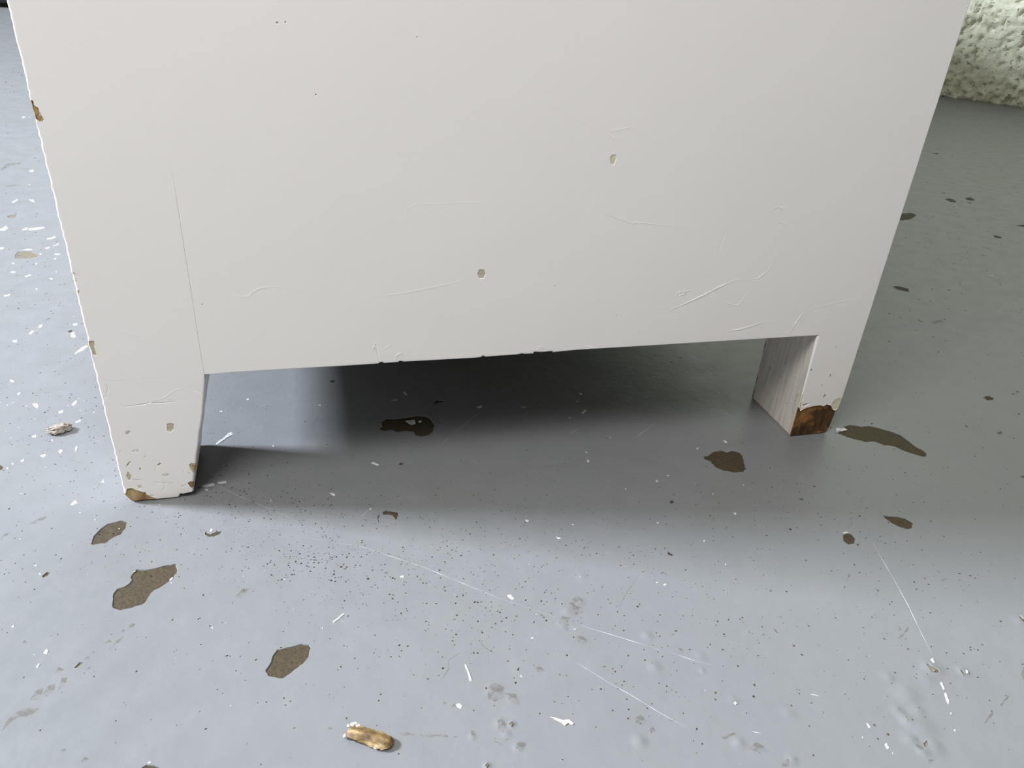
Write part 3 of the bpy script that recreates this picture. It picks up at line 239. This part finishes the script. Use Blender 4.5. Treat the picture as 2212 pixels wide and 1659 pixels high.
class Relief:
    """a flat skin (mm) with chipped-out patches, raised or scored strokes and lumps, triangulated as one surface"""
    def __init__(s, outline): s.v = []; s.e = []; s.f = []; s.d = {}; s.kinds = [None]; s.face(outline)
    def face(s, P, depth=None):
        i0 = len(s.v); s.v += [Vector(p) for p in P]; s.f.append(list(range(i0, i0 + len(P))))
        if depth is not None:
            for i in range(i0, i0 + len(P)): s.d[i] = depth
    def pt(s, p, depth=0.0): s.v.append(Vector(p)); s.d[len(s.v) - 1] = depth; return len(s.v) - 1
    def chip(s, P, kind, depth, wall, rough=0.0):
        P = ragged(P, None, size_of(P) * (0.022 if isinstance(kind, str) else 0.014)); s.face(P); s.kinds.append((kind, 'wall'))
        Q = shrink(P, wall); s.face(Q, depth); s.kinds.append((kind, 'floor'))
        if rough:
            S = size_of(Q); n = 7
            for i in range(n):
                for j in range(n):
                    x = min(q[0] for q in Q) + S * (i + random.random()) / n; z = min(q[1] for q in Q) + S * (j + random.random()) / n
                    if inside((x, z), Q): s.pt((x, z), depth + random.uniform(-rough, rough))
    def line(s, P, depth):
        ids = [s.pt(p, depth) for p in P]; s.e += [(ids[i], ids[i + 1]) for i in range(len(ids) - 1)]
    def stroke(s, P, w, h):
        Q = []
        for i in range(len(P) - 1):
            a, b = P[i], P[i + 1]; n = max(1, int(math.hypot(b[0] - a[0], b[1] - a[1]) / 1.5))
            for k in range(n): Q.append((a[0] + (b[0] - a[0]) * k / n, a[1] + (b[1] - a[1]) * k / n))
        Q.append(P[-1]); n = len(Q); rails = {o: [] for o in (-2, -1, 0, 1, 2)}
        for i in range(n):
            a, b = Q[max(0, i - 1)], Q[min(n - 1, i + 1)]; t = Vector((b[0] - a[0], b[1] - a[1])).normalized(); nn = Vector((-t.y, t.x))
            k = 0.25 + 0.75 * math.sin(math.pi * (i + 0.5) / n); ww = w * k * random.uniform(0.75, 1.2)
            for o in rails: rails[o].append((Q[i][0] + nn.x * ww * o * 0.5, Q[i][1] + nn.y * ww * o * 0.5))
        for o, pts in rails.items():
            for i in range(n):
                k = math.sin(math.pi * (i + 0.5) / n) ** 0.5
                s.pt(pts[i], h * k * random.uniform(0.8, 1.1) if o == 0 else 0.0)
    def solve(s):
        edges = list(s.e)
        for f in s.f: edges += [(f[i], f[(i + 1) % len(f)]) for i in range(len(f))]
        V, E, F, ov, oe, of = delaunay_2d_cdt(s.v, edges, [], 0, 1e-4, True)
        polys = [[tuple(s.v[i]) for i in f] for f in s.f]
        bbs = [(min(p[0] for p in P), max(p[0] for p in P), min(p[1] for p in P), max(p[1] for p in P)) for P in polys]
        def hits(c, k): bb = bbs[k]; return bb[0] <= c[0] <= bb[1] and bb[2] <= c[1] <= bb[3] and inside(c, polys[k])
        keep = []; kinds = []; touch = {}
        for f in F:
            c = (sum(V[i].x for i in f) / 3, sum(V[i].y for i in f) / 3)
            if not hits(c, 0): continue
            k = [s.kinds[q] for q in range(1, len(polys)) if hits(c, q)]
            fl = [q for q in k if q[1] == 'floor']; kk = fl[-1] if fl else (k[-1] if k else None)
            keep.append(list(f)); kinds.append(kk)
            for i in f: touch.setdefault(i, []).append(kk)
        depth = []
        for i, o in enumerate(ov):
            c = [s.d[q] for q in o if q in s.d]
            if c: depth.append(max(c, key=abs))
            else:
                t = touch.get(i, []); depth.append(-0.25 if t and all(q and q[1] == 'floor' for q in t) else 0.0)
        return V, depth, keep, kinds

# ---------------------------------------------------------------- the setting: floor
def lump(x, y):
    z = 0.0
    for lx, ly, r, h in LUMPS:
        d = math.hypot(x - lx, y - ly) / r
        if d < 1: z += h * (0.5 + 0.5 * math.cos(math.pi * d))
    return z
R = Relief([(-5000, -3500), (5000, -3500), (5000, 5000), (-5000, 5000)])
chip_list = []
for k, P in CHIPS:
    R.chip(P, len(chip_list), -0.4, min(0.25, size_of(P) * 0.03)); chip_list.append('chip' if k == 0 else 'chip_light')
for lx, ly, r, h in LUMPS:
    for fr, n in ((0.01, 1), (0.35, 6), (0.7, 9), (1.0, 12), (1.25, 12)):
        for a in range(n):
            t = 2 * math.pi * (a + 0.5 * fr) / n; R.pt((lx + r * fr * math.cos(t), ly + r * fr * math.sin(t)))
V, D, FC, KD = R.solve()
co = [(p.x / 1000, p.y / 1000, (d + lump(p.x, p.y)) / 1000) for p, d in zip(V, D)]
skin = [f for f, k in zip(FC, KD) if not (k and k[1] == 'floor')]
floor = link_mesh('floor', co, skin, [M['floor']], sharp=0.35)
wn = floor.modifiers.new('weighted', 'WEIGHTED_NORMAL'); wn.keep_sharp = True
bmf = bmesh.new(); bmf.from_mesh(floor.data)
bmesh.ops.delete(bmf, geom=[q for q in bmf.verts if not q.link_faces], context='VERTS'); bmf.to_mesh(floor.data); bmf.free()
floor['kind'] = 'structure'; floor['label'] = 'grey painted concrete floor with brown chips and white paint flecks'
for ci, mk in enumerate(chip_list):
    fs = [f for f, k in zip(FC, KD) if k and k[1] == 'floor' and k[0] == ci]
    if not fs: continue
    ids = sorted({i for f in fs for i in f}); mp = {i: n for n, i in enumerate(ids)}
    link_mesh('paint_chip', [co[i] for i in ids], [[mp[i] for i in f] for f in fs], [M[mk]], floor, smooth=False)
def slab(name, P, h, m, parent, bev=0.3, z0=0.0, rag=True):
    """thin irregular plate with sloped rim, mm"""
    P = ragged(P, size_of(P) / 6, size_of(P) * 0.02) if rag else ccw(P)
    n = len(P); cx = sum(p[0] for p in P) / n; cy = sum(p[1] for p in P) / n
    z = lump(cx, cy) + z0
    vs = [(p[0] - cx, p[1] - cy, 0) for p in P] + [((p[0] - cx) * (1 - bev), (p[1] - cy) * (1 - bev), h * random.uniform(0.7, 1.2)) for p in P]
    vs = [tuple(c / 1000 for c in q) for q in vs]
    fs = [[i, (i + 1) % n, n + (i + 1) % n, n + i] for i in range(n)] + [list(range(n, 2 * n))]
    return link_mesh(name, vs, fs, [m], parent, smooth=False, loc=(cx / 1000, cy / 1000, z / 1000))
for P in FLECKS: slab('paint_fleck', P, 0.12 + 0.02 * min(6, size_of(P)), M['fleck'], floor, 0.15)
for P in STAINS: slab('dirt_stain', P, 0.03, M['stain'], floor, 0.08, 0.02)
def ribbon(name, P, w, m, h=0.03):
    Q = []
    for i in range(len(P) - 1):
        n = max(2, int(math.hypot(P[i + 1][0] - P[i][0], P[i + 1][1] - P[i][1]) / 3))
        for k in range(n): Q.append(Vector(P[i]).lerp(Vector(P[i + 1]), k / n))
    Q.append(Vector(P[-1])); vs = []; fs = []; n = len(Q)
    for i in range(n):
        t = (Q[min(n - 1, i + 1)] - Q[max(0, i - 1)]).normalized(); nn = Vector((-t.y, t.x))
        ww = w * 0.5 * random.uniform(0.35, 1.25) * min(1, 0.2 + 3 * min(i, n - 1 - i) / n); z = lump(Q[i].x, Q[i].y)
        for s, hh in ((-1, 0.0), (0, h), (1, 0.0)):
            p = Q[i] + nn * ww * s; vs.append((p.x / 1000, p.y / 1000, (z + 0.015 + hh) / 1000))
    for i in range(n - 1):
        for k in (0, 1): fs.append([3 * i + k, 3 * i + 3 + k, 3 * i + 4 + k, 3 * i + 1 + k])
    fs = [list(reversed(f)) for f in fs]
    return link_mesh(name, vs, fs, [m], floor, smooth=False)
for w, P in SCRATCHES: ribbon('scratch', P, w * 1.5, M['scratch'])
for w, P in MARKS: ribbon('scuff_mark', P, w * 1.6, M['mark'])
def scatter(name, clusters, mats, label, hfac, extra, dens, fac):
    vs = []; fs = []; ix = []
    def speck(x, y, r):
        n = random.choice((4, 5, 6)); a0 = random.random() * 6.3; st = random.uniform(0.5, 1.0); th = random.random() * 3.14
        i0 = len(vs); z = lump(x, y)
        for k in range(n):
            a = a0 + 6.2832 * k / n; rr = r * random.uniform(0.65, 1.25); px, py = rr * math.cos(a), rr * math.sin(a) * st
            vs.append(((x + px * math.cos(th) - py * math.sin(th)) / 1000, (y + px * math.sin(th) + py * math.cos(th)) / 1000, z / 1000))
        vs.append((x / 1000, y / 1000, (z + r * hfac) / 1000)); mi = random.randrange(len(mats))
        for k in range(n): fs.append([i0 + k, i0 + (k + 1) % n, i0 + n]); ix.append(mi)
    for x, y, ax, ay, bx, by, n, s in clusters:
        for i in range(int(n * dens)):
            g, h = random.gauss(0, 1), random.gauss(0, 1)
            speck(x + ax * g + bx * h, y + ay * g + by * h, fac * s * random.choice((0.45, 0.6, 0.75, 0.9, 1.1, 1.5)))
    for i in range(extra):
        y = random.uniform(-420, 1500); speck(random.uniform(-700, 1300), y, random.uniform(0.2, 0.5) * (1 + max(0, y) / 500))
    o = link_mesh(name, vs, fs, mats, floor, ix, smooth=False); o['kind'] = 'stuff'; o['label'] = label
scatter('floor_grit', GRIT, [M['grit'], M['grit'], M['grit_brown']], 'dark grit speckled over the grey floor', 0.5, 2600, 1.5, 1.15)
scatter('paint_specks', SPECKS, [M['fleck']], 'tiny white paint specks on the grey floor', 0.3, 90, 0.55, 0.85)

# ---------------------------------------------------------------- walls
P0 = Vector((1.647, 1.322, 0)); U = Vector((0.666, -0.746, 0)); NW = Vector((-0.746, -0.666, 0))
ts = [-6.0 + 0.15 * i for i in range(20)] + [-3.0 + 0.02 * i for i in range(141)] + [-0.19 + 0.0042 * i for i in range(180)] + [0.57 + 0.02 * i for i in range(80)] + [2.2, 2.6, 3.0]
zs = [0.0035 * i for i in range(18)] + [0.063 + 0.0045 * i for i in range(60)] + [0.34 + 0.025 * i for i in range(24)] + [0.95, 1.05, 1.2, 1.4, 1.7, 2.1, 2.6]
vs = []; fs = []
for t in ts:
    for z in zs:
        q = Vector((t, z, 3.3)); fine = 1.0 if -0.19 < t < 0.57 and z < 0.34 else 0.0
        d = 0.008 * noise.noise(q * 5) + 0.005 * noise.noise(Vector((t * 14, z * 22, 1))) + (0.0022 * noise.noise(q * 60) + 0.0035 * noise.noise(q * 115)) * fine + 0.003 * noise.noise(q * 13)
        lip = (z - 0.165 - 0.03 * noise.noise(Vector((t * 6, 4, 0)))) / 0.006   # edge of a thicker coat of limewash
        d += 0.005 * min(1.0, max(0.0, lip)) + 0.003 * min(1.0, max(0.0, (z - 0.075 - 0.02 * noise.noise(Vector((t * 9, 1, 0)))) / 0.006))
        pit = noise.noise(q * 95 + Vector((5, 2, 8)))
        if fine and pit > 0.33: d -= 0.009 * min(1.0, (pit - 0.3) / 0.15)
        foot = max(0.0, 1 - z / 0.06)
        d += foot ** 1.2 * (0.010 + 0.012 * noise.noise(Vector((t * 18, z * 30, 2)))) + (foot > 0) * foot ** 0.5 * (0.35 + 0.65 * fine) * (0.018 * noise.noise(Vector((t * 55, z * 60, 4))) + 0.012 * noise.noise(q * 110))
        p = P0 + U * t + NW * d; vs.append((p.x, p.y, z - 0.001))
nz = len(zs)
for i in range(len(ts) - 1):
    for j in range(nz - 1): a = i * nz + j; fs.append([a, a + nz, a + nz + 1, a + 1])
w = link_mesh('wall_back', vs, fs, [M['wall']], sharp=1.2); w['kind'] = 'structure'; w['label'] = 'rough limewashed masonry wall with a crumbling foot'
bm = bmesh.new()   # left wall with a high basement window opening
for d in ((-3.15, -3.0, -3.5, 0.52, 0, 2.8), (-3.15, -3.0, 1.22, 4.8, 0, 2.8), (-3.15, -3.0, 0.52, 1.22, 0, 1.86), (-3.15, -3.0, 0.52, 1.22, 2.56, 2.8)): box(bm, *d)
w = bm_obj('wall_left', bm, M['plain_wall']); w['kind'] = 'structure'
bm = bmesh.new()
for d in ((-3.1, -3.05, 0.52, 1.22, 1.86, 1.9), (-3.1, -3.05, 0.52, 1.22, 2.52, 2.56), (-3.1, -3.05, 0.52, 0.56, 1.9, 2.52), (-3.1, -3.05, 1.18, 1.22, 1.9, 2.52), (-3.1, -3.05, 0.855, 0.885, 1.9, 2.52)): box(bm, *d)
w = bm_obj('window_1', bm, M['frame']); w['kind'] = 'structure'
for y0, y1 in ((0.56, 0.855), (0.885, 1.18)): board('pane', (-3.08, -3.074, y0, y1, 1.9, 2.52), M['glass'], w, 0)

# ---------------------------------------------------------------- white cabinet
H = 72.3; XS = 47.0; TH = 48.5; TOP = 712.0; DEEP = 1350.0; W = 420.0
cab = tag(empty('cabinet', (0.21, 0.67, 0)), 'white painted wooden cabinet on chipped feet, standing on the grey floor', 'cabinet')
OFF = Vector((0.21, 0.67, 0))
def side_board(outline, rad, chips, strokes, split, names, mats_parts):
    """outline (x,z) mm ccw; rounded edges by rad(x,z); chips recessed; cut at height split into names[0] above, names[1] below"""
    out = ccw(outline); N = normals(out)
    inner = [(p[0] - n.x * rad(*p), p[1] - n.y * rad(*p)) for p, n in zip(out, N)]
    R = Relief(inner)
    for kind, P in chips:
        dep = {'wood': -1.0, 'brown': -0.5, 'dent': -0.35, 'smudge': -0.06}.get(kind, -0.28)
        R.chip(P, kind, dep, 0.3 if kind in ('wood', 'brown') else 0.15, 0.35 if kind == 'wood' else 0)
    for P, ww, h in strokes: R.stroke(P, ww, h * (0.85 if h > 0 else 0.6))
    a, b = min(p[0] for p in out) - 5, max(p[0] for p in out) + 5
    i, j = R.pt((a, split)), R.pt((b, split)); R.e.append((i, j))
    V, D, F, K = R.solve()
    edges = {}
    for n, f in enumerate(F):
        for k in range(len(f)): edges[(f[k], f[(k + 1) % len(f)])] = n
    nxt = {}
    for (p, q), n in edges.items():
        if (q, p) not in edges: nxt[p] = (q, n)
    loops = []
    todo = set(nxt)
    while todo:
        s0 = todo.pop(); lp = [s0]; q = nxt[s0][0]
        while q != s0 and q in todo: todo.discard(q); lp.append(q); q = nxt[q][0]
        loops.append(lp)
    loop = max(loops, key=len)
    kinds = ['paint', 'paint_old'] + sorted({k[0] for k in K if k}); kid = {k: n for n, k in enumerate(kinds)}
    vs = [(V[i].x, -D[i], V[i].y) for i in range(len(V))]; fs = [list(f) for f in F]
    ix = [kid[k[0]] if k and (k[1] == 'floor' or k[0] in ('wood', 'brown')) else 0 for k in K]
    L = [(V[i].x, V[i].y) for i in loop]; N = normals(L); n = len(L); rings = [list(loop)]
    lk = [K[nxt[i][1]] for i in loop]
    for st in range(1, 5):
        an = math.pi / 2 * st / 4; ring = []
        for (p, nn, i) in zip(L, N, loop):
            r = rad(*p); ring.append(len(vs)); vs.append((p[0] + nn.x * r * math.sin(an), -D[i] * (1 - st / 4 * 0.5) + r * (1 - math.cos(an)), p[1] + nn.y * r * math.sin(an)))
        rings.append(ring)
    for y in (TH * 0.5, TH):
        ring = []
        for k in range(n):
            x0, _, z0 = vs[rings[4][k]]; ring.append(len(vs)); vs.append((x0, y, z0))
        rings.append(ring)
    for q in range(len(rings) - 1):
        for k in range(n):
            k2 = (k + 1) % n; fs.append([rings[q][k], rings[q + 1][k], rings[q + 1][k2], rings[q][k2]])
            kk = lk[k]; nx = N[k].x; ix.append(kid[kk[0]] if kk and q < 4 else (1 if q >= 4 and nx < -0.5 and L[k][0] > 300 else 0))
    b0 = len(vs); vs += [(p.x, TH, p.y) for p in V]
    for f in F: fs.append([b0 + i for i in reversed(f)]); ix.append(0)
    for k in range(n):
        k2 = (k + 1) % n; fs.append([rings[-1][k], b0 + loop[k], b0 + loop[k2], rings[-1][k2]]); ix.append(0)
    res = []
    for nm, sel, pm in ((names[0], lambda z: z >= split, mats_parts[0]), (names[1], lambda z: z < split, mats_parts[1])):
        pick = [n for n, f in enumerate(fs) if sel(sum(vs[i][2] for i in f) / len(f))]
        ids = sorted({i for n in pick for i in fs[n]}); mp = {i: n for n, i in enumerate(ids)}
        o = link_mesh(nm, [tuple(Vector(vs[i]) / 1000 - OFF) for i in ids], [[mp[i] for i in fs[n]] for n in pick], [M[pm]] + [M[k] for k in kinds[1:]], cab, [ix[n] for n in pick], sharp=0.8)
        md = o.modifiers.new('weighted', 'WEIGHTED_NORMAL'); md.keep_sharp = True
        res.append(o)
    return res
def jitter_edge(a, b, step, j):
    n = max(1, int(abs(b[1] - a[1]) / step)); r = []
    for k in range(n + 1):
        t = k / n; r.append((a[0] + (b[0] - a[0]) * t + (random.uniform(-j, j) if 0 < k < n else 0), a[1] + (b[1] - a[1]) * t))
    return r
# front post with the tapered foot (left of the hairline joint)
foot = [(x, max(0.4, z)) for x, z in POST_FOOT]
post = foot + [(XS - 0.03, H), (XS - 0.03, 155), (XS - 0.012, 165), (XS, 176), (XS, TOP), (0, TOP)] + jitter_edge((0, 400), (0, 5.5), 1.6, 0.2)
def rad_post(x, z):
    if x > XS - 1.2 and z > H - 0.5: return 0.1 if z < 160 else (0.05 if z < 170 else 0.004)
    if x < 6: return (0.45 if 188 < z < 200 or 84 < z < 95 else 0.95 + 0.45 * noise.noise(Vector((z * 0.16, 2, 0))) + 0.5 * noise.noise(Vector((z * 0.55, 5, 0)))) if z > 6 else 0.9
    return 1.1 if z > 6 else 0.8
side_board(post, rad_post, POST_CHIPS, POST_STROKES, H, ('post', 'foot'), ('paint', 'paint'))
# side panel with the straight back foot
bot = [(x, z) for x, z in PANEL_BOTTOM]
rf = [(388.8, H), (388.6, 1.5), (389.9, 0.45), (402, 0.4), (415.4, 0.5), (416.8, 3.6), (417.6, 11.3), (417.9, 17.3), (419.8, 18.0)] + jitter_edge((420, 27), (420, 260), 6.0, 0.08)
panel = [(XS + 0.02, H + 0.3), (60, H), (90, H - 0.1)] + bot + [(280, H + 0.2), (340, H)] + rf + [(420, TOP), (XS, TOP), (XS, 176), (XS + 0.012, 165), (XS + 0.03, 155)]
def rad_panel(x, z):
    if x < XS + 1.2: return 0.1 if z < 160 else (0.05 if z < 170 else 0.004)
    if x > 419: return 0.9
    if abs(z - H) < 3 and x < 388: return 0.8
    if x < 389.5 and z < H: return 1.3
    return 0.6
side_board(panel, rad_panel, PANEL_CHIPS, PANEL_STROKES, H - 0.9, ('side_panel', 'foot'), ('paint', 'paint_worn'))
def cboard(name, d, m=None): return board(name, tuple(c / 1000 - OFF[k // 2] for k, c in enumerate(d)), m or M['paint'], cab)
Y1 = DEEP - TH
cboard('front_board', (0.3, 20, TH, Y1, H, TOP)); cboard('back_board', (402, 419.6, TH, Y1, H, TOP))
cboard('side_panel', (0.3, 419.6, Y1, DEEP, H, TOP)); cboard('bottom_board', (20.5, 401.5, TH + 0.5, Y1 - 0.5, H + 6, H + 22), M['shade_wood'])
cboard('top_board', (-12, 432, -12, DEEP + 12, TOP + 0.2, TOP + 22))
for x0, x1 in ((0.3, 46), (388, 419.6)): cboard('foot', (x0, x1, Y1 + 0.5, DEEP - 0.5, 0.5, H - 0.2))

# ---------------------------------------------------------------- loose things on the floor
def splinter():
    t = tag(empty('wood_splinter', (0.1092, -0.1612, 0)), 'golden brown wood splinter with a pale torn end lying near the lower edge', 'wood chip')
    t.rotation_euler.z = math.atan2(-9.6, 17.0)
    vs = []; fs = []; nx, na = 22, 14; Lh = 9.3
    for i in range(nx + 1):
        u = -1 + 2 * i / nx; env = (1 - abs(u) ** 4.5) ** 0.5 if u > 0 else (1 - abs(u) ** 9) ** 0.5
        for k in range(na):
            a = 6.2832 * k / na; s = 1 + 0.32 * noise.noise(Vector((u * 1.6, math.cos(a) * 1.2, math.sin(a) * 1.2))) + 0.13 * noise.noise(Vector((u * 6, math.cos(a) * 4, math.sin(a) * 4)))
            yy = math.cos(a) * 2.9 * env * s * (1 + 0.1 * u); zz = max(-1.55, math.sin(a) * 1.9 * env * s)
            vs.append(((u * Lh + 0.5 * noise.noise(Vector((k, u, 3)))) / 1000, yy / 1000, (zz + 1.6) / 1000))
    for i in range(nx):
        for k in range(na): fs.append([i * na + k, i * na + (k + 1) % na, (i + 1) * na + (k + 1) % na, (i + 1) * na + k])
    fs = [list(reversed(f)) for f in fs] + [list(range(na)), list(reversed(range(nx * na, nx * na + na)))]
    link_mesh('splinter_body', vs, fs, [M['splinter']], t, sharp=0.9)
    for x, y, z, r in ((-7.6, 2.9, 1.9, 1.15), (-5.8, 2.5, 2.6, 0.7), (-8.9, -1.9, 1.2, 0.8), (-9.5, 1.9, 2.0, 0.55), (3.9, -2.5, 1.2, 0.95), (6.0, -2.3, 1.0, 0.8), (-0.5, -2.2, 1.6, 0.5)):
        bm = bmesh.new(); bmesh.ops.create_icosphere(bm, subdivisions=2, radius=1)
        for q in bm.verts:
            p = q.co.copy(); q.co = Vector((x + p.x * r * 1.25, y + p.y * r, max(0.1, z + p.z * r * 0.75))) / 1000 * 1.0
            q.co += Vector(noise.noise_vector(p * 1.9 + Vector((x, y, 0)))) * r * 0.7 / 1000
        for q in bm.verts: q.co.z = max(0.0001, q.co.z)
        bm_obj('torn_fibre', bm, M['fibre'], t)
splinter()
bm = bmesh.new(); bmesh.ops.create_icosphere(bm, subdivisions=4, radius=1)
for q in bm.verts:
    p = q.co.copy(); s = 1 + 0.30 * noise.noise(p * 1.7 + Vector((3, 1, 7))) + 0.22 * noise.noise(p * 4.2) + 0.1 * noise.noise(p * 9)
    q.co = Vector((p.x * 6.2 * s, p.y * 3.9 * s, max(-1.9, p.z * 2.7 * s) + 2.0)) / 1000
cr = bm_obj('plaster_crumb', bm, M['crumb'], smooth=True, loc=(-0.0467, 0.0747, 0)); cr.rotation_euler.z = 0.28
tag(cr, 'rough beige plaster crumb lying on the floor left of the tapered foot', 'crumb')
fl = slab('paint_flake', FLAKE, 0.35, M['fibre'], None, 0.06, 0.05)
tag(fl, 'small white jagged paint flake lying right of the wood splinter', 'paint flake')
# dark thing far back, past the cabinet's left edge
bx = tag(empty('black_box', (-0.86, 2.62, 0)), 'black box on the far floor beyond the upper left edge of the cabinet', 'box')
bx.rotation_euler.z = -0.1
bm = bmesh.new(); box(bm, -0.3, 0.3, -0.15, 0.15, 0.012, 0.36, 0.012)
for q in bm.verts: k = 0.94 + 0.06 * q.co.z / 0.36; q.co.x *= k; q.co.y *= k
bm_obj('body', bm, M['black'], bx)
bm = bmesh.new(); box(bm, -0.315, 0.315, -0.165, 0.165, 0.36, 0.385, 0.006); bm_obj('lid', bm, M['black'], bx)
for x in (-0.24, 0.24):
    for y in (-0.1, 0.1):
        bm = bmesh.new(); bmesh.ops.create_cone(bm, cap_ends=True, segments=14, radius1=0.02, radius2=0.024, depth=0.014, matrix=Matrix.Translation((x, y, 0.007))); bm_obj('foot', bm, M['black'], bx)
